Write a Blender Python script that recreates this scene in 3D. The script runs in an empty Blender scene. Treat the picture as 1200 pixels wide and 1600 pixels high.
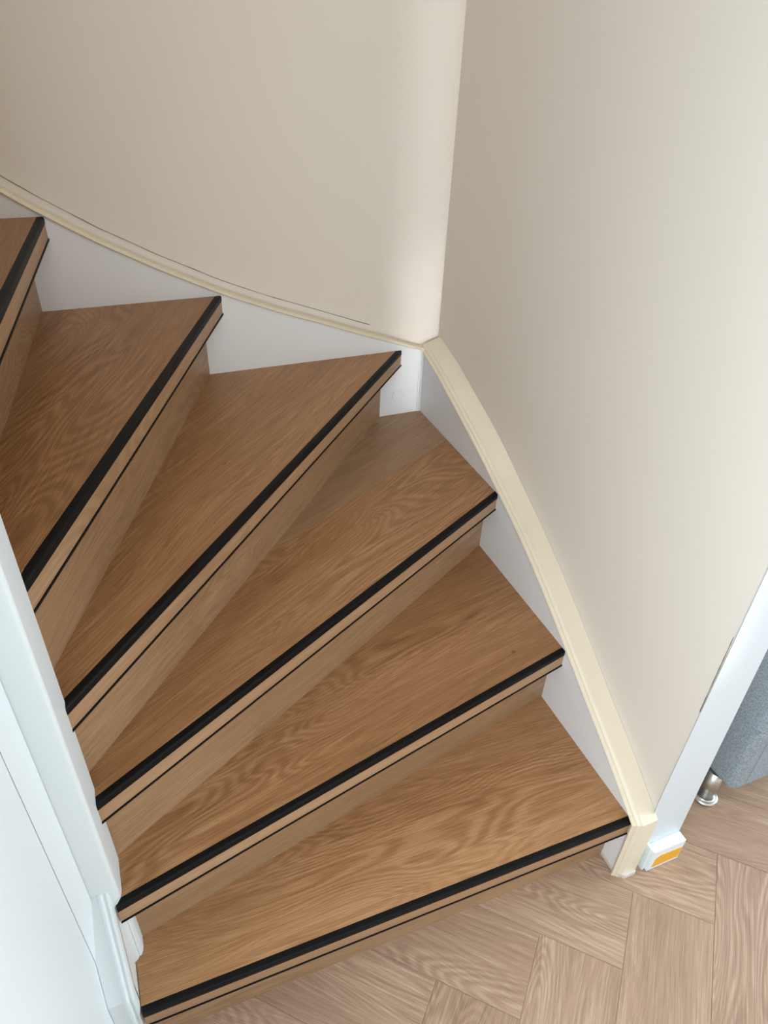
import bpy, bmesh, math, random
from mathutils import Vector, Matrix
random.seed(4)

# ------------------------------------------------------------------ camera
S = bpy.context.scene
COL = S.collection
cd = bpy.data.cameras.new('camera')
cam = bpy.data.objects.new('camera', cd)
COL.objects.link(cam)
cd.sensor_fit = 'VERTICAL'
cd.sensor_height = 36.0
cd.lens = 36.0 * 1104.31 / 1600.0
cd.clip_start = 0.02
cam.matrix_world = (Matrix.Translation((-0.7849, -1.5907, 1.4649)) @ Matrix.Rotation(-0.40930, 4, 'Z')
                    @ Matrix.Rotation(0.95128, 4, 'X') @ Matrix.Rotation(0.04482, 4, 'Z'))
S.camera = cam

# ------------------------------------------------------------------ light and exposure
S.view_settings.view_transform = 'Standard'
S.view_settings.look = 'None'
S.view_settings.gamma = 1.0
S.view_settings.use_curve_mapping = False
S.view_settings.exposure = -0.10

w = bpy.data.worlds.new('world')
S.world = w
w.use_nodes = True
w.node_tree.nodes['Background'].inputs[0].default_value = (0.80, 0.90, 1.0, 1)
w.node_tree.nodes['Background'].inputs[1].default_value = 0.25

def area(name, loc, target, sx, sy, energy, color, spread=180):
    l = bpy.data.lights.new(name, 'AREA')
    l.shape = 'RECTANGLE'; l.size = sx; l.size_y = sy
    l.energy = energy; l.color = color; l.spread = math.radians(spread)
    o = bpy.data.objects.new(name, l)
    COL.objects.link(o)
    o.location = loc
    d = Vector(target) - Vector(loc)
    o.rotation_euler = d.to_track_quat('-Z', 'Y').to_euler()
    return o
# daylight of the glazed front behind the camera, and of the window of the living room
area('daylight_front_window', (0.9, -3.9, 1.45), (0.3, 0.0, 1.0), 2.6, 1.9, 7, (0.80, 0.91, 1.0))
area('daylight_side_window', (3.4, -1.6, 1.5), (0.0, -1.6, 0.8), 2.0, 1.7, 150, (0.70, 0.87, 1.0))
area('right_wall_fill', (-0.955, -1.98, 1.4), (1.0, -1.98, 1.4), 0.95, 1.7, 27, (0.86, 0.94, 1.0))  # added unseen fill lamp that brightens the right wall
# landing lamp above the stairwell
area('landing_light', (-0.9, -0.42, 3.3), (-0.6, -0.42, 0.5), 0.6, 0.5, 5, (1.0, 0.88, 0.74))
# added narrow lamps for the bright strip in the back corner, no real source
area('corner_strip_lamp', (0.0, -3.2, 0.80), (0.0, 0.02, 0.78), 0.12, 0.42, 0.04, (0.88, 0.95, 1.0), 3.0)
area('corner_strip_lamp_upper', (0.0, -3.2, 1.15), (0.0, 0.02, 1.13), 0.12, 1.1, 0.09, (0.92, 0.96, 1.0), 3.0)

# ------------------------------------------------------------------ material helpers
def srgb(r, g, b):
    def f(c):
        c /= 255.0
        return c / 12.92 if c <= 0.04045 else ((c + 0.055) / 1.055) ** 2.4
    return (f(r), f(g), f(b), 1)

def newmat(name):
    m = bpy.data.materials.new(name)
    m.use_nodes = True
    nt = m.node_tree
    return m, nt, nt.nodes['Principled BSDF']

def N(nt, kind, **kw):
    n = nt.nodes.new(kind)
    for k, v in kw.items():
        setattr(n, k, v)
    return n

def plain(name, col, rough=0.5, metal=0.0, bump=0.0, bscale=40, var=0.03, spec=0.5):
    m, nt, b = newmat(name)
    b.inputs['Roughness'].default_value = rough
    b.inputs['Metallic'].default_value = metal
    b.inputs['Specular IOR Level'].default_value = spec
    tc = N(nt, 'ShaderNodeTexCoord')
    no = N(nt, 'ShaderNodeTexNoise')
    no.inputs['Scale'].default_value = 5.0
    no.inputs['Detail'].default_value = 5
    nt.links.new(tc.outputs['Object'], no.inputs['Vector'])
    mx = N(nt, 'ShaderNodeMix', data_type='RGBA')
    mx.inputs['A'].default_value = tuple(c * (1 - var) for c in col[:3]) + (1,)
    mx.inputs['B'].default_value = tuple(min(1, c * (1 + var)) for c in col[:3]) + (1,)
    nt.links.new(no.outputs['Fac'], mx.inputs['Factor'])
    nt.links.new(mx.outputs['Result'], b.inputs['Base Color'])
    if bump:
        n2 = N(nt, 'ShaderNodeTexNoise')
        n2.inputs['Scale'].default_value = bscale
        n2.inputs['Detail'].default_value = 6
        nt.links.new(tc.outputs['Object'], n2.inputs['Vector'])
        bp = N(nt, 'ShaderNodeBump')
        bp.inputs['Strength'].default_value = bump
        bp.inputs['Distance'].default_value = 0.004
        nt.links.new(n2.outputs['Fac'], bp.inputs['Height'])
        nt.links.new(bp.outputs['Normal'], b.inputs['Normal'])
    return m

def wood(name, dark, mid, light, rough=0.45, fig=1.0):
    """brushed oak: UV u = metres along the grain, v = metres across it"""
    m, nt, b = newmat(name)
    L = nt.links.new
    uv = N(nt, 'ShaderNodeUVMap', uv_map='UVMap')
    oi = N(nt, 'ShaderNodeObjectInfo')
    mul = N(nt, 'ShaderNodeMath', operation='MULTIPLY'); mul.inputs[1].default_value = 37.0
    L(oi.outputs['Random'], mul.inputs[0])
    cmb = N(nt, 'ShaderNodeCombineXYZ')
    L(mul.outputs[0], cmb.inputs[2])
    add = N(nt, 'ShaderNodeVectorMath', operation='ADD')
    L(uv.outputs['UV'], add.inputs[0]); L(cmb.outputs[0], add.inputs[1])
    def noise(sx, sy, det, rgh=0.5, dist=0.0):
        mp = N(nt, 'ShaderNodeVectorMath', operation='MULTIPLY')
        mp.inputs[1].default_value = (sx, sy, 1.0)
        L(add.outputs[0], mp.inputs[0])
        n = N(nt, 'ShaderNodeTexNoise')
        n.inputs['Scale'].default_value = 1.0
        n.inputs['Detail'].default_value = det
        n.inputs['Roughness'].default_value = rgh
        n.inputs['Distortion'].default_value = dist
        L(mp.outputs[0], n.inputs['Vector'])
        return n.outputs['Fac']
    def math_(op, a, bb=None, c=None):
        n = N(nt, 'ShaderNodeMath', operation=op)
        for i, x in enumerate((a, bb, c)):
            if x is None: continue
            if isinstance(x, (int, float)): n.inputs[i].default_value = x
            else: L(x, n.inputs[i])
        return n.outputs[0]
    def ramp(f, lo, hi):
        n = N(nt, 'ShaderNodeMapRange', interpolation_type='SMOOTHSTEP')
        n.inputs[1].default_value = lo; n.inputs[2].default_value = hi
        L(f, n.inputs[0])
        return n.outputs[0]
    field = noise(1.6, 9.0, 1.6, 0.45, 0.35)             # growth rings: contours of a stretched field
    ring = math_('PINGPONG', math_('MULTIPLY', field, 30.0), 0.5)
    ring = ramp(ring, 0.05, 0.45)
    ring = math_('MULTIPLY', ring, 2.0)
    ring = math_('SUBTRACT', ring, 1.0)
    mask = ramp(noise(1.1, 6.0, 2), 0.42, 0.66)          # rings only show in places
    ring = math_('MULTIPLY', ring, math_('MULTIPLY', mask, 0.12 * fig))
    warp = N(nt, 'ShaderNodeCombineXYZ'); L(math_('MULTIPLY', field, 0.085), warp.inputs[1])
    straight = add
    add = N(nt, 'ShaderNodeVectorMath', operation='ADD'); L(straight.outputs[0], add.inputs[0]); L(warp.outputs[0], add.inputs[1])
    pores = noise(10.0, 440.0, 4, 0.78)          # brushed pores bend with the figure
    pores = math_('MULTIPLY', math_('SUBTRACT', pores, 0.5), 1.45 * fig)
    streak = noise(1.2, 38.0, 3, 0.6)
    streak = math_('MULTIPLY', math_('SUBTRACT', streak, 0.5), 0.42)
    broad = noise(0.8, 5.0, 2)
    broad = math_('MULTIPLY', math_('SUBTRACT', broad, 0.5), 0.42)
    f = math_('ADD', math_('ADD', ring, pores), math_('ADD', streak, broad))
    f = math_('ADD', f, 0.5)
    f = math_('ADD', f, math_('MULTIPLY', math_('SUBTRACT', oi.outputs['Random'], 0.5), 0.2))
    cr = N(nt, 'ShaderNodeValToRGB')
    cr.color_ramp.elements[0].position = 0.12; cr.color_ramp.elements[0].color = dark
    cr.color_ramp.elements[1].position = 0.88; cr.color_ramp.elements[1].color = light
    e = cr.color_ramp.elements.new(0.5); e.color = mid
    L(f, cr.inputs[0])
    # small dark knots
    mp = N(nt, 'ShaderNodeVectorMath', operation='MULTIPLY'); mp.inputs[1].default_value = (5.0, 8.0, 1.0)
    L(add.outputs[0], mp.inputs[0])
    vo = N(nt, 'ShaderNodeTexVoronoi'); vo.inputs['Scale'].default_value = 1.0
    L(mp.outputs[0], vo.inputs['Vector'])
    kn = ramp(vo.outputs['Distance'], 0.018, 0.04)
    kn = math_('ADD', math_('MULTIPLY', kn, 0.45), 0.55)
    mk = N(nt, 'ShaderNodeMix', data_type='RGBA', blend_type='MULTIPLY')
    mk.inputs['Factor'].default_value = 1.0
    L(cr.outputs[0], mk.inputs['A']); L(kn, mk.inputs['B'])
    L(mk.outputs['Result'], b.inputs['Base Color'])
    b.inputs['Roughness'].default_value = rough
    b.inputs['Specular IOR Level'].default_value = 0.4
    bp = N(nt, 'ShaderNodeBump'); bp.inputs['Strength'].default_value = 0.35; bp.inputs['Distance'].default_value = 0.0006
    L(pores, bp.inputs['Height']); L(bp.outputs['Normal'], b.inputs['Normal'])
    return m

M = {}
M['wall'] = plain('wall_paint', srgb(234, 225, 214), 0.75, bump=0.05, bscale=18, var=0.012)
M['jamb'] = plain('white_gloss_paint', srgb(234, 241, 244), 0.4, bump=0.05, bscale=12, var=0.01)
M['facing'] = plain('facing_paint_dimmed', srgb(216, 223, 229), 0.4, bump=0.05, bscale=12, var=0.01)  # gloss paint with colour darkened against the strong light on this face
M['skirt'] = plain('grey_white_satin_paint', srgb(241, 241, 241), 0.35, bump=0.12, bscale=14, var=0.02)
M['cap'] = plain('aged_cream_paint', srgb(232, 220, 197), 0.38, bump=0.12, bscale=30, var=0.025)
M['black'] = plain('black_rubber', srgb(9, 9, 12), 0.55, bump=0.05, bscale=200, var=0.1, spec=0.2)
M['crack'] = plain('dark_gap', srgb(92, 82, 70), 0.9)
M['stair_wood'] = wood('stair_oak', srgb(128, 89, 55), srgb(162, 117, 77), srgb(193, 150, 109), 0.42)
M['nose_wood'] = wood('nosing_oak', srgb(148, 114, 84), srgb(170, 134, 102), srgb(192, 158, 126), 0.45, 0.7)
M['riser_wood'] = wood('riser_oak', srgb(138, 108, 80), srgb(164, 130, 98), srgb(190, 156, 122), 0.38)
M['floor_wood'] = wood('floor_oak', srgb(140, 112, 92), srgb(170, 140, 117), srgb(200, 172, 149), 0.45)
M['sub'] = plain('sub_floor', srgb(176, 150, 128), 0.9)
M['yellow'] = plain('yellow_film', srgb(240, 176, 40), 0.4, var=0.02)
M['chrome'] = plain('brushed_chrome', srgb(200, 198, 195), 0.33, metal=1.0, var=0.02)
M['glaze'] = plain('sealant', srgb(215, 208, 200), 0.3, var=0.02)

def fabric():
    m, nt, b = newmat('blue_grey_weave')
    tc = N(nt, 'ShaderNodeTexCoord')
    n = N(nt, 'ShaderNodeTexNoise'); n.inputs['Scale'].default_value = 420; n.inputs['Detail'].default_value = 3
    n3 = N(nt, 'ShaderNodeTexNoise'); n3.inputs['Scale'].default_value = 240; n3.inputs['Detail'].default_value = 4
    nt.links.new(tc.outputs['Object'], n.inputs['Vector']); nt.links.new(tc.outputs['Object'], n3.inputs['Vector'])
    ad = N(nt, 'ShaderNodeMath', operation='ADD'); nt.links.new(n.outputs[0], ad.inputs[0]); nt.links.new(n3.outputs[0], ad.inputs[1])
    cr = N(nt, 'ShaderNodeValToRGB')
    hf = N(nt, 'ShaderNodeMath', operation='MULTIPLY'); hf.inputs[1].default_value = 0.5; nt.links.new(ad.outputs[0], hf.inputs[0])
    cr.color_ramp.elements[0].position = 0.38; cr.color_ramp.elements[0].color = srgb(122, 131, 138)
    cr.color_ramp.elements[1].position = 0.62; cr.color_ramp.elements[1].color = srgb(164, 173, 181)
    nt.links.new(hf.outputs[0], cr.inputs[0]); nt.links.new(cr.outputs[0], b.inputs['Base Color'])
    b.inputs['Roughness'].default_value = 0.95
    bp = N(nt, 'ShaderNodeBump'); bp.inputs['Strength'].default_value = 0.5; bp.inputs['Distance'].default_value = 0.001
    nt.links.new(n.outputs[0], bp.inputs['Height']); nt.links.new(bp.outputs['Normal'], b.inputs['Normal'])
    return m
M['fabric'] = fabric()

# ------------------------------------------------------------------ mesh helpers
def make(name, verts, faces, mat, parent=None, uv=None, smooth=False, bevel=0.0, seg=2, uvdir=None):
    me = bpy.data.meshes.new(name)
    me.from_pydata([tuple(v) for v in verts], [], [tuple(f) for f in faces])
    bm = bmesh.new(); bm.from_mesh(me)
    bmesh.ops.recalc_face_normals(bm, faces=bm.faces)
    if bevel:
        es = [e for e in bm.edges if len(e.link_faces) == 2 and e.calc_face_angle() > 0.5]
        bmesh.ops.bevel(bm, geom=es, offset=bevel, segments=seg, profile=0.5, affect='EDGES', clamp_overlap=True)
    if uvdir is not None:
        lay = bm.loops.layers.uv.new('UVMap')
        d = Vector(uvdir).normalized()
        for f in bm.faces:
            n = f.normal
            a = d.cross(n)
            if a.length < 0.3:                    # end grain
                a = Vector((0, 0, 1)); dd = n.cross(a)
            else:
                a.normalize(); dd = d
            for l in f.loops:
                l[lay].uv = (l.vert.co.dot(dd), l.vert.co.dot(a))
    bm.to_mesh(me); bm.free()
    if smooth:
        for p in me.polygons: p.use_smooth = True
    me.materials.append(mat)
    o = bpy.data.objects.new(name, me)
    COL.objects.link(o)
    if parent: o.parent = parent
    return o

def prism(name, poly, axis, a, b, mat, parent=None, **kw):
    """extrude a 2-D polygon; axis z: poly (x,y); axis x: poly (y,z); axis y: poly (x,z)"""
    def P(p, t):
        return {'z': (p[0], p[1], t), 'x': (t, p[0], p[1]), 'y': (p[0], t, p[1])}[axis]
    n = len(poly)
    vs = [P(p, a) for p in poly] + [P(p, b) for p in poly]
    fs = [tuple(range(n)), tuple(range(n, 2 * n))] + [(i, (i + 1) % n, n + (i + 1) % n, n + i) for i in range(n)]
    return make(name, vs, fs, mat, parent, **kw)

def box(name, x0, x1, y0, y1, z0, z1, mat, parent=None, **kw):
    return prism(name, [(x0, y0), (x1, y0), (x1, y1), (x0, y1)], 'z', z0, z1, mat, parent, **kw)

def struct(o):
    o['kind'] = 'structure'
    return o

def empty(name, loc=(0, 0, 0)):
    o = bpy.data.objects.new(name, None)
    COL.objects.link(o); o.location = loc
    return o

# ------------------------------------------------------------------ the measured frame of the stair (metres)
H = 0.185        # riser height
T = 0.044        # nosing height
YE = -1.0755     # free end of the right wall (y)
XI = -0.925      # inner end of treads
WB = 0.026       # plane of the wall behind the stair (y)
def wr(y):       # plane of the right wall (x at y)
    return 0.047 + 0.005 * (y - YE) / (0.126 - YE)

# ------------------------------------------------------------------ structure
struct(prism('wall_back', [(-3.0, 0.0), (0.052, 0.0), (0.052, 4.6), (-3.0, 4.6)], 'y', WB, WB + 0.1, M['wall']))
# right wall with its free end (plumb faces, end slightly out of true as photographed)
def wall_right():
    zs = [0.0, 0.3, 1.0, 2.6, 4.6]
    xl = [0.047, 0.047, 0.047, 0.047, 0.047]
    xr = [0.150, 0.145, 0.135, 0.135, 0.135]
    vs, fs = [], []
    for z, a, b in zip(zs, xl, xr):
        vs += [(a, YE, z), (b, YE, z), (xr[-1], WB + 0.1, z), (0.052, WB + 0.1, z)]
    for i in range(len(zs) - 1):
        for k in range(4):
            fs.append((4 * i + k, 4 * i + (k + 1) % 4, 4 * i + 4 + (k + 1) % 4, 4 * i + 4 + k))
    fs += [(0, 1, 2, 3), tuple(range(len(vs) - 4, len(vs)))]
    return make('wall_right', vs, fs, M['wall'])
WR = struct(wall_right())
# white painted facing on the free end of the right wall
def facing():
    zs = [0.0, 0.24, 0.82, 2.55]
    xl = [0.048, 0.041, 0.0475, 0.0475]
    xr = [0.151, 0.145, 0.137, 0.136]
    vs, fs = [], []
    for z, a, b in zip(zs, xl, xr):
        vs += [(a, YE - 0.0035, z), (b, YE - 0.0035, z), (b, YE, z), (a + 0.004, YE, z)]
    for i in range(3):
        for k in range(4):
            fs.append((4 * i + k, 4 * i + (k + 1) % 4, 4 * i + 4 + (k + 1) % 4, 4 * i + 4 + k))
    fs += [(0, 1, 2, 3), (12, 13, 14, 15)]
    return make('trim_1', vs, fs, M['facing'])
struct(facing())
struct(box('wall_left', -1.068, -0.966, -4.2, -0.985, 0, 2.6, M['jamb']))
struct(box('wall_inner', -3.0, -0.992, -0.985, -0.905, 0, 4.6, M['wall']))
struct(box('wall_upper', -3.1, -3.0, -0.985, 0.126, 0, 4.6, M['wall']))
struct(box('wall_living', 0.135, 3.7, 0.35, 0.45, 0, 2.6, M['wall']))
struct(box('wall_side', 3.7, 3.8, -4.2, 0.45, 0, 2.6, M['wall']))
struct(box('wall_front', -1.068, 3.7, -4.3, -4.2, 0, 2.6, M['wall']))
struct(prism('ceiling', [(-1.068, -4.3), (3.8, -4.3), (3.8, 0.45), (0.135, 0.45), (0.135, -1.083), (-1.068, -1.083)], 'z', 2.6, 2.7, M['wall']))
struct(box('wall_bulkhead', -1.068, 0.146, -1.183, -1.083, 2.7, 4.6, M['wall']))
struct(box('ceiling_stairwell', -3.1, 0.146, -1.183, 0.126, 4.6, 4.7, M['wall']))

floor = struct(box('floor', -1.06, 3.7, -4.2, 0.35, -0.03, -0.0012, M['sub']))
# herringbone planks, each an object; long ones of two directions share one mesh each
PW, PL = 0.159, 0.80
g = 0.0005
def plank_mesh(lu, lv):
    o = prism('plank', [(g, g), (lu - g, g), (lu - g, lv - g), (g, lv - g)], 'z', -0.004, 0.0, M['floor_wood'],
              bevel=0.0006, seg=1, uvdir=(1, 0, 0) if lu > lv else (0, 1, 0))
    me = o.data
    bpy.data.objects.remove(o)
    return me
# local frame: x' = (1,1)/sqrt2, y' = (-1,1)/sqrt2 ; v of the measurement is -y'
meA = plank_mesh(PL, PW)
meB = plank_mesh(PW, PL)
r2 = math.sqrt(2)
X0, Y0 = 0.015, -1.124
U0, V0 = (X0 + Y0) / r2, (-X0 + Y0) / r2      # V0 measured along y'
def visible_floor(cx, cy):
    if cx < -1.35 or cx > 2.0 or cy < -2.7 or cy > 0.3: return False
    if cx < -0.15 and cy > -0.72: return False
    return True
def add_plank(me, u, v):
    x, y = (u - v) / r2, (u + v) / r2
    lu, lv = (PL, PW) if me is meA else (PW, PL)
    cu, cv = u + lu / 2, v + lv / 2
    if not visible_floor((cu - cv) / r2, (cu + cv) / r2): return
    o = bpy.data.objects.new('plank', me)
    COL.objects.link(o)
    o.parent = floor
    o.location = (x, y, 0)
    o.rotation_euler = (0, 0, math.pi / 4)
for i in range(-14, 15):
    for j in range(-4, 5):
        u = U0 + i * PW + j * PL
        v = V0 - i * PW + j * PL                 # y' decreases with measured v
        add_plank(meA, u - PL, v - PW)
        add_plank(meB, u, v - PW)

# ------------------------------------------------------------------ staircase
st = empty('staircase', (0, 0, 0))
st['label'] = 'winder staircase with oak look treads and black nosings between two walls'
st['category'] = 'staircase'

FR = {1: (0, -1.071), 2: (0, -0.779), 3: (0, -0.441), 4: (-0.065, 0), 5: (-0.517, 0), 6: (-0.844, 0), 7: (-1.14, 0)}
FL = {1: (-0.923, -1.063), 2: (-0.925, -0.987), 3: (-0.914, -0.937), 4: (-0.914, -0.920), 5: (-0.917, -0.894),
      6: (-0.949, -0.895), 7: (-1.14, -0.895)}
RR = {1: (0, -1.034), 2: (0, -0.742), 3: (0, -0.395), 4: (-0.121, 0), 5: (-0.562, 0), 6: (-0.888, 0), 7: (-1.18, 0), 8: (-1.44, 0)}
RL = {1: (-0.925, -1.030), 2: (-0.925, -0.950), 3: (-0.925, -0.910), 4: (-0.925, -0.885), 5: (-0.935, -0.868),
      6: (-0.992, -0.885), 7: (-1.18, -0.895), 8: (-1.44, -0.895)}
POST = -0.9135

def clip(poly, p, n):
    """keep the side of the 2-D polygon where (q-p).n >= 0"""
    out = []
    for i in range(len(poly)):
        a, b = poly[i], poly[(i + 1) % len(poly)]
        da = (a[0] - p[0]) * n[0] + (a[1] - p[1]) * n[1]
        db = (b[0] - p[0]) * n[0] + (b[1] - p[1]) * n[1]
        if da >= 0: out.append(a)
        if (da >= 0) != (db >= 0):
            t = da / (da - db)
            out.append((a[0] + t * (b[0] - a[0]), a[1] + t * (b[1] - a[1])))
    return out

def inter(p, d, axis, val):
    t = (val - p[axis]) / d[axis]
    return (p[0] + t * d[0], p[1] + t * d[1])

def outline(k, inset, back):
    """plan of tread k from its front line pulled back by inset to riser line of k+1 pushed by back"""
    f = Vector(FR[k]); l = Vector(FL[k]); d = (f - l).normalized()
    n = Vector((-d.y, d.x))                          # towards the back of the tread
    left = XI if k < 6 else -0.96
    region = [(left, -1.2), (0, -1.2), (0, 0), (-1.6, 0), (-1.6, -0.9), (left, -0.9)]
    if k >= 5:
        region = [(-1.6, -0.9), (0, -0.9), (0, 0), (-1.6, 0)]
    if k <= 4:
        region = [(-0.925, -1.2), (0, -1.2), (0, 0), (-0.96, 0), (-0.96, -0.986), (-0.925, -0.986)]
    p = clip(region, tuple(f + n * inset), tuple(n))
    r = Vector(RR[k + 1]); rl = Vector(RL[k + 1]); rd = (r - rl).normalized(); rn = Vector((-rd.y, rd.x))
    p = clip(p, tuple(r + rn * back), tuple(-rn))
    if k <= 4:
        return p, d, n
    return clip(p, (0, -0.906), (0, 1)), d, n

seamdist = {3: 0.235, 5: 0.205, 4: 0.0, 2: 0.0}
for k in range(1, 8):
    zt = k * H
    b2, d, n = outline(k, 0.0125, 0.012)
    td = empty('tread'); td.parent = st; td.location = (0, 0, 0)
    dirv = (d.x, d.y, 0)
    f = Vector(FR[k])
    def slab(poly, nm, z0, z1, mat, bev=0.0):
        if len(poly) >= 3:
            o = prism(nm, poly, 'z', z0, z1, mat, td, uvdir=dirv, bevel=bev, seg=1)
            o.location = (0, 0, 0)
            return o
    if k in seamdist and seamdist[k] > 0:
        ps = f + n * seamdist[k]
        front = clip(b2, tuple(ps), tuple(-n)); back = clip(b2, tuple(ps), tuple(n))
        pieces = [(front, 'board'), (back, 'board')]
    else:
        pieces = [(b2, 'board')]
    for pl, nm in pieces:
        slab(pl, nm, zt - T + 0.003, zt, M['riser_wood' if (k == 3 and pl is pieces[-1][0]) else 'stair_wood'], 0.0006 if len(pieces) > 1 else 0.0)
    # front edge pieces: profile swept along the front line; s = distance behind the front, z
    l = Vector(FL[k])
    def sweep(profile, nm, mat, bev=0.0, seg=2):
        # the ends follow the planes they meet (x = 0 or y = 0 on the right, x = const on the left)
        vs = []
        m_ = len(profile)
        for s, z in profile:
            base = f + n * s
            q = inter(base, d, 0, 0.0) if k <= 3 else inter(base, d, 1, 0.0)
            vs.append((q[0], q[1], z))
        for s, z in profile:
            base = f + n * s
            if k <= 4 or k == 5:
                xl = XI + 0.001 if k <= 2 else POST - 0.004
                q = inter(base, d, 0, xl)
            else:
                q = inter(base, d, 1, -0.903)
            vs.append((q[0], q[1], z))
        fs = [tuple(range(m_)), tuple(range(m_, 2 * m_))] + [(i, (i + 1) % m_, m_ + (i + 1) % m_, m_ + i) for i in range(m_)]
        return make(nm, vs, fs, mat, td, uvdir=dirv, bevel=bev, seg=seg)
    # black wrap-over strip (L with a rounded arris)
    r = 0.0035
    arc = [(r - r * math.cos(t), zt - r + r * math.sin(t)) for t in [i * math.pi / 8 for i in range(5)]]
    prof = [(0.0, zt - 0.0125)] + arc + [(0.0125, zt + 0.0003), (0.0125, zt - 0.004), (0.006, zt - 0.0125)]
    prof[-3] = (0.0125, zt)
    s1 = sweep(prof, 'nosing_strip', M['black'])
    s2 = sweep([(0.0008, zt - T + 0.003), (0.0008, zt - 0.0125), (0.0125, zt - 0.0125), (0.0125, zt - T + 0.003)], 'nosing_face', M['nose_wood'])
    s3 = sweep([(-0.0012, zt - T), (-0.0012, zt - T + 0.003), (0.03, zt - T + 0.003), (0.03, zt - T)], 'edge_strip', M['black'])

# risers
for k in range(1, 9):
    a = Vector(RR[k]); b = Vector(RL[k]); d = (a - b).normalized(); n = Vector((-d.y, d.x))
    def end(base, left):
        if not left:
            return inter(base, d, 0, 0.0) if k <= 3 else inter(base, d, 1, 0.0)
        if k == 1: return inter(base, d, 0, XI)
        if k <= 5: return inter(base, d, 0, -0.950)
        return inter(base, d, 1, -0.903)
    poly = [end(b, True), end(a, False), end(a + n * 0.011, False), end(b + n * 0.011, True)]
    prism('riser', poly, 'z', (k - 1) * H, k * H - T, M['riser_wood'], st, uvdir=(d.x, d.y, 0))

# ------------------------------------------------------------------ strings (skirting boards of the stair) with moulded caps
def spline(pts, per=6):
    out = []
    n = len(pts)
    for i in range(n - 1):
        p0 = pts[max(i - 1, 0)]; p1 = pts[i]; p2 = pts[i + 1]; p3 = pts[min(i + 2, n - 1)]
        for j in range(per):
            t = j / per
            out.append(tuple(0.5 * (2 * p1[c] + (-p0[c] + p2[c]) * t + (2 * p0[c] - 5 * p1[c] + 4 * p2[c] - p3[c]) * t * t
                                    + (-p0[c] + 3 * p1[c] - 3 * p2[c] + p3[c]) * t ** 3) for c in (0, 1)))
    out.append(tuple(pts[-1]))
    return out

def cap_sweep(name, path, profile, place, mat, parent, flip=1.0, caps=True, rise=None):
    """path: 2-D points; profile: closed list of (across, out); place(p, across) -> xyz"""
    m_ = len(profile); vs = []; n = len(path)
    for i, p in enumerate(path):
        def nrm(a, b):
            dx, dy = b[0] - a[0], b[1] - a[1]; L = math.hypot(dx, dy)
            return (-dy / L * flip, dx / L * flip)
        if i == 0: nn = nrm(path[0], path[1]); sc = 1
        elif i == n - 1: nn = nrm(path[-2], path[-1]); sc = 1
        else:
            a = nrm(path[i - 1], p); b = nrm(p, path[i + 1])
            sx, sy = a[0] + b[0], a[1] + b[1]; L = math.hypot(sx, sy)
            nn = (sx / L, sy / L); sc = 1 / max(0.3, nn[0] * a[0] + nn[1] * a[1])
        for ac, ou in profile:
            if rise: ou = rise(p, ac, ou)
            q = (p[0] + nn[0] * ou * sc, p[1] + nn[1] * ou * sc)
            vs.append(place(q, ac))
    fs = []
    for i in range(n - 1):
        for k in range(m_):
            fs.append((i * m_ + k, i * m_ + (k + 1) % m_, (i + 1) * m_ + (k + 1) % m_, (i + 1) * m_ + k))
    if caps:
        fs.append(tuple(range(m_))); fs.append(tuple(range((n - 1) * m_, n * m_)))
    return make(name, vs, fs, mat, parent)

# right string: board then cap following it; coordinates (y, z)
curve_r = [(0.0175, 0.7300), (0.0, 0.7270), (-0.089, 0.7025), (-0.162, 0.676), (-0.239, 0.648), (-0.348, 0.606), (-0.444, 0.564), (-0.559, 0.512), (-0.678, 0.446), (-0.785, 0.378), (-0.87, 0.322), (-0.964, 0.262), (-1.03, 0.216), (-1.075, 0.183)]
path_r = spline(curve_r, 3)
sr = prism('right_string', [(0.0, 0.0)] + path_r + [(-1.076, 0.0)], 'x', 0.0, 0.040, M['skirt'], st)
profile_r = [(0.0, -0.004), (-0.005, 0.0), (-0.0065, 0.0035), (-0.0045, 0.0060), (-0.001, 0.0070), (0.0012, 0.0070), (0.0012, 0.0088), (0.003, 0.0105),
             (0.006, 0.0125), (0.0085, 0.0130), (0.0095, 0.0145), (0.050, 0.021), (0.050, -0.004)]
def wall_rise(y):
    pts = [(-1.08, 0.0145), (-0.9, 0.016), (-0.55, 0.019), (-0.42, 0.025), (-0.3, 0.031), (-0.1, 0.029), (0.018, 0.027)]
    if y <= pts[0][0]: return pts[0][1]
    for (a, b), (c, d) in zip(pts, pts[1:]):
        if y <= c: return b + (d - b) * (y - a) / (c - a)
    return pts[-1][1]
full_r = path_r + [(-1.076, 0.0)]
cap_r = cap_sweep('cap_moulding', full_r, profile_r, lambda q, a: (wr(q[0]) - 0.0006 if a > 0.04 else a, q[0], q[1]), M['cap'], sr, flip=-1.0,
                  rise=lambda p, ac, ou: wall_rise(p[0]) if (ac > 0.04 and ou > 0) else ou)
# foot of the string end, thick old paint at the floor
prism('foot', [(-0.0015, -1.022), (-0.0015, -1.081), (0.012, -1.097), (0.0415, -1.097), (0.0415, -1.022)], 'z', 0.0, 0.016, M['glaze'], sr, bevel=0.003)

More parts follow.
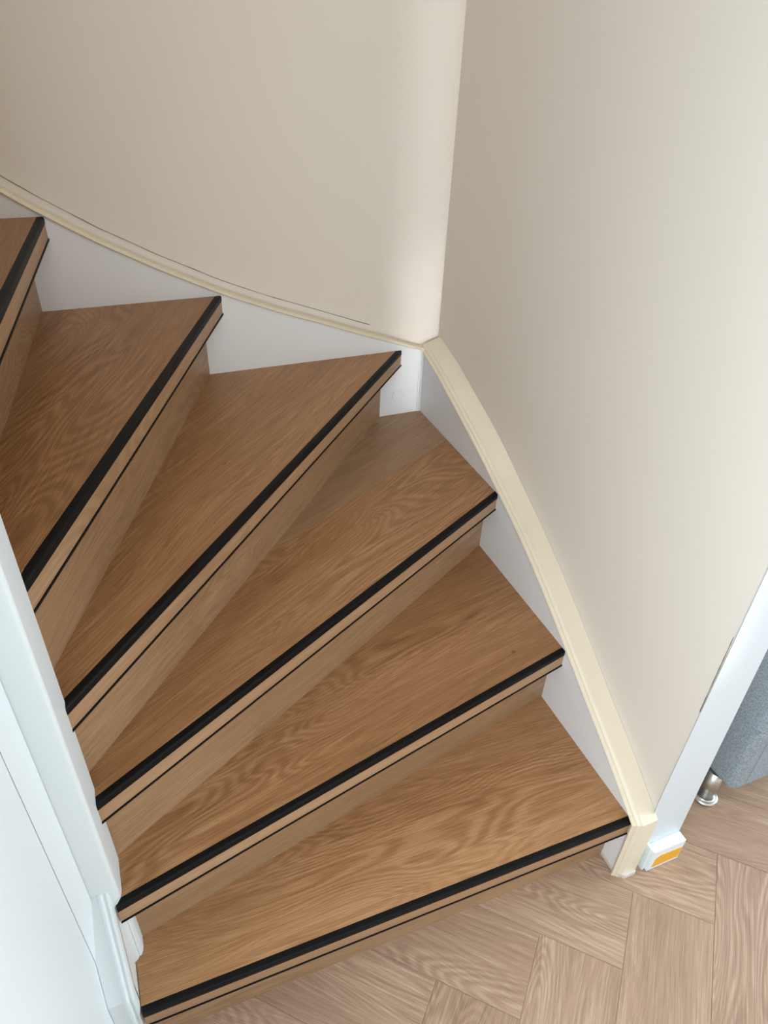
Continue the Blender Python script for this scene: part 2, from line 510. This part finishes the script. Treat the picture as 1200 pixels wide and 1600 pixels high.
# back string: coordinates (x, z)
curve_b = [(0.0, 0.734), (-0.082, 0.765), (-0.189, 0.804), (-0.288, 0.842), (-0.367, 0.871), (-0.441, 0.901), (-0.517, 0.934), (-0.578, 0.964),
           (-0.641, 0.996), (-0.701, 1.029), (-0.7575, 1.061), (-0.842, 1.115), (-0.908, 1.161), (-1.05, 1.268), (-1.25, 1.43), (-1.5, 1.64)]
path_b = spline(curve_b, 3)
sb = prism('back_string', [(0.040, 0.0), (0.0, 0.0)][1:] + path_b + [(-1.5, 0.2), (-0.9, 0.2), (-0.4, 0.0)], 'y', 0.0, WB - 0.001, M['skirt'], st)
profile_b = [(0.0, -0.003), (-0.005, 0.0), (-0.0065, 0.0025), (-0.005, 0.0048), (-0.0015, 0.0055), (0.0025, 0.0055), (0.0025, 0.0075), (0.0005, 0.0090), (0.001, 0.0110), (0.004, 0.0120),
             (0.008, 0.0125), (0.0085, 0.0140), (0.011, 0.0150), (WB - 0.0004, 0.0185), (WB - 0.0004, -0.003)]
cap_b = cap_sweep('cap_moulding', [(0.046, 0.730)] + path_b, profile_b, lambda q, a: (q[0], a, q[1]), M['cap'], sb, flip=1.0)
# bead in the corner and the filled screw plug below the fourth nosing
bead = prism('corner_bead', [(-0.013, 0.0), (-0.0005, 0.0), (-0.0005, -0.004), (-0.011, -0.004)], 'z', 0.5555, 0.732, M['skirt'], sb, bevel=0.001)
def disc(name, c, r, th, mat, parent, seg=28):
    vs = []; fs = []
    for rr, yy in ((r, 0.0), (r, -th * 0.4), (r * 0.93, -th), (r * 0.8, -th * 0.8)):
        for i in range(seg):
            t = 2 * math.pi * i / seg
            vs.append((c[0] + rr * math.cos(t), c[1] + yy, c[2] + rr * math.sin(t)))
    for j in range(3):
        for i in range(seg):
            fs.append((j * seg + i, j * seg + (i + 1) % seg, (j + 1) * seg + (i + 1) % seg, (j + 1) * seg + i))
    fs.append(tuple(range(3 * seg, 4 * seg))); fs.append(tuple(range(seg)))
    return make(name, vs, fs, mat, parent, smooth=False)
disc('screw_plug', (-0.069, 0.0, 0.612), 0.0175, 0.0022, M['skirt'], sb)

# inner string: a steep rake from the newel down to the floor; coordinates (y, z)
rk = lambda y: 2.4 * y + 2.788
ys, ye = -0.9865, -1.063
outer = [(ys, rk(ys)), (ye, rk(ye)), (ye, 0.0)]
si = prism('inner_string', [(ys, 0.0), (ys, rk(ys) - 0.06), (ye + 0.022, rk(ye + 0.022) - 0.06), (ye + 0.022, 0.0)], 'x', -0.9655, -0.9262, M['skirt'], st)
profile_i = [(-0.9262, -0.026), (-0.9262, -0.014), (-0.9272, -0.007), (-0.9290, -0.003), (-0.9308, -0.003), (-0.9322, -0.0055), (-0.9340, -0.0055),
             (-0.9355, -0.001), (-0.938, 0.0), (-0.941, -0.001), (-0.944, -0.005), (-0.9655, -0.005), (-0.9655, -0.026)]
cap_i = cap_sweep('cap_moulding', outer, profile_i, lambda q, a: (a, q[0], q[1]), M['jamb'], si, flip=-1.0)

# newel post at the inner corner, standing through the treads
def newel():
    x0, x1, y0, y1 = -0.990, -0.9142, -0.9845, -0.905
    back = [(x1, y1 - 0.004), (x1 - 0.004, y1), (x0, y1), (x0, y0)]
    cut = [(-0.9325, y0), (-0.929, y0 + 0.0005), (-0.922, y0 + 0.0045), (-0.9165, y0 + 0.012), (x1, y0 + 0.022)] + back
    arris = [(x1 - 0.006, y0), (x1 - 0.0037, y0 + 0.0004), (x1 - 0.0017, y0 + 0.0017), (x1 - 0.0004, y0 + 0.0037), (x1, y0 + 0.006)] + back
    n = len(cut); vs = []; fs = []
    for ring, z in ((cut, 0.0), (cut, 0.374), (arris, 0.392), (arris, 2.6)):
        vs += [(p[0], p[1], z) for p in ring]
    for j in range(3):
        for i in range(n):
            fs.append((j * n + i, j * n + (i + 1) % n, (j + 1) * n + (i + 1) % n, (j + 1) * n + i))
    fs += [tuple(range(n)), tuple(range(3 * n, 4 * n))]
    return make('newel_post', vs, fs, M['jamb'], st)
nw = newel()
# rounded plinth blocks where the post meets the first and second tread
for z0 in (H,):
    prism('foot_block', [(-0.9255, -0.91), (-0.9255, -0.9765), (-0.921, -0.9765), (-0.9195, -0.975), (-0.9175, -0.9765), (-0.9150, -0.975), (-0.9118, -0.9685), (-0.911, -0.961), (-0.911, -0.925), (-0.9142, -0.91)],
          'z', z0 + 0.001, z0 + H - T - 0.0005, M['jamb'], nw)

# angled batten between newel and left wall
struct(prism('trim_2', [(-0.9505, -0.9855), (-0.9655, -1.026), (-0.9655, -0.9855)], 'z', 0.30, 2.6, M['jamb'], bevel=0.001))

# base block of the wall end with the yellow sticker
bb = struct(box('baseboard_right', 0.067, 0.150, -1.1005, YE - 0.0035, 0.002, 0.073, M['jamb'], bevel=0.0012))
prism('sticker', [(0.077, 0.012), (0.147, 0.012), (0.147, 0.049), (0.088, 0.052), (0.079, 0.042)], 'y', -1.1012, -1.1004, M['yellow'], bb)['label'] = 'yellow sticker'
box('back_plate', 0.060, 0.067, -1.094, YE - 0.0035, 0.0, 0.082, M['jamb'], bb, bevel=0.001)

# ------------------------------------------------------------------ cracks in the paint along the joints
def crack(name, pts, wid, parent, push):
    vs = []; fs = []
    for i, p in enumerate(pts):
        ww = wid * random.uniform(0.3, 1.0)
        a = pts[max(0, i - 1)]; b = pts[min(len(pts) - 1, i + 1)]
        d = (Vector(b) - Vector(a)).normalized()
        s = d.cross(Vector(push)).normalized() * ww
        v = Vector(p); u = Vector(push) * 0.0006
        vs += [v - s, v + s, v + s + u, v - s + u]
    for i in range(len(pts) - 1):
        for k in range(4):
            fs.append((4 * i + k, 4 * i + (k + 1) % 4, 4 * i + 4 + (k + 1) % 4, 4 * i + 4 + k))
    return make(name, vs, fs, M['crack'], parent)
pts = []
for i in range(1, len(path_b) - 1):
    p = path_b[i]; d = Vector((path_b[i - 1][0] - path_b[i + 1][0], path_b[i - 1][1] - path_b[i + 1][1])).normalized()
    if -1.3 < p[0] < -0.12:
        off = 0.0188 + random.uniform(-0.0004, 0.0006)
        pts.append((p[0] - d.y * off, WB - 0.0005, p[1] + d.x * off))
crack('crack', pts, 0.0007, sb, (0, -1, 0))

crack('crack', [(0.0468 - 0.0002, YE + 0.0004, 0.50 + 0.012 * i) for i in range(16)], 0.0006, WR, (-1, 0, 0))

# ------------------------------------------------------------------ sofa in the living room
sofa = empty('sofa', (1.2, -0.55, 0))
sofa['label'] = 'light blue-grey fabric sofa on chrome legs behind the white wall end'
sofa['category'] = 'sofa'
def sbx(name, x0, x1, y0, y1, z0, z1, bev, parent=None, mat=None, seg=4):
    o = box(name, x0 - 1.2, x1 - 1.2, y0 + .55, y1 + .55, z0, z1, mat or M['fabric'], parent or sofa, bevel=bev, seg=seg, smooth=False)
    return o
sx0, sx1, sy0, sy1 = 0.292, 2.05, -1.062, -0.16
sbx('base', sx0 + 0.16, sx1 - 0.16, sy0 + 0.02, sy1, 0.105, 0.30, 0.012)
for a, b in ((sx0, sx0 + 0.17), (sx1 - 0.17, sx1)):
    arm = sbx('armrest', a, b, sy0, sy1, 0.10, 0.60, 0.022, seg=5)
    for xx in (a + 0.035, b - 0.035):
        sm = box('seam', xx - 0.0012 - 1.2, xx + 0.0012 - 1.2, sy0 - 0.0012 + .55, sy0 + 0.003 + .55, 0.13, 0.58, M['fabric'], arm)
    box('seam', a - 0.0012 - 1.2, b + 0.0012 - 1.2, sy0 - 0.0012 + .55, sy0 + 0.5 + .55, 0.300, 0.3024, M['fabric'], arm)
for a, b in ((sx0 + 0.175, 1.168), (1.174, sx1 - 0.175)):
    sbx('seat_cushion', a, b, sy0 + 0.01, sy1 - 0.22, 0.302, 0.46, 0.035)
    sbx('back_cushion', a, b, sy1 - 0.23, sy1 - 0.02, 0.465, 0.84, 0.05)
sbx('backrest', sx0 + 0.172, sx1 - 0.172, sy1 - 0.02, sy1 + 0.06, 0.30, 0.82, 0.02)
def lathe(name, prof, loc, mat, parent, seg=32):
    vs = []; fs = []; n = len(prof)
    for i in range(seg):
        t = 2 * math.pi * i / seg
        for r, z in prof: vs.append((loc[0] + r * math.cos(t), loc[1] + r * math.sin(t), loc[2] + z))
    for i in range(seg):
        for k in range(n - 1):
            fs.append((i * n + k, ((i + 1) % seg) * n + k, ((i + 1) % seg) * n + k + 1, i * n + k + 1))
    fs.append(tuple(i * n for i in range(seg))); fs.append(tuple(i * n + n - 1 for i in range(seg)))
    o = make(name, vs, fs, mat, parent)
    for p in o.data.polygons: p.use_smooth = len(p.vertices) == 4
    return o
for lx, ly in ((0.312, -1.004), (1.99, -1.004), (0.345, -0.23), (1.99, -0.23)):
    leg = lathe('leg', [(0.019, 0.010), (0.019, 0.102)], (lx - 1.2, ly + .55, 0), M['chrome'], sofa)
    lathe('foot', [(0.024, 0.0), (0.029, 0.002), (0.030, 0.005), (0.029, 0.008), (0.024, 0.0095), (0.0192, 0.0100), (0.0192, 0.0105)], (lx - 1.2, ly + .55, 0), M['chrome'], leg)
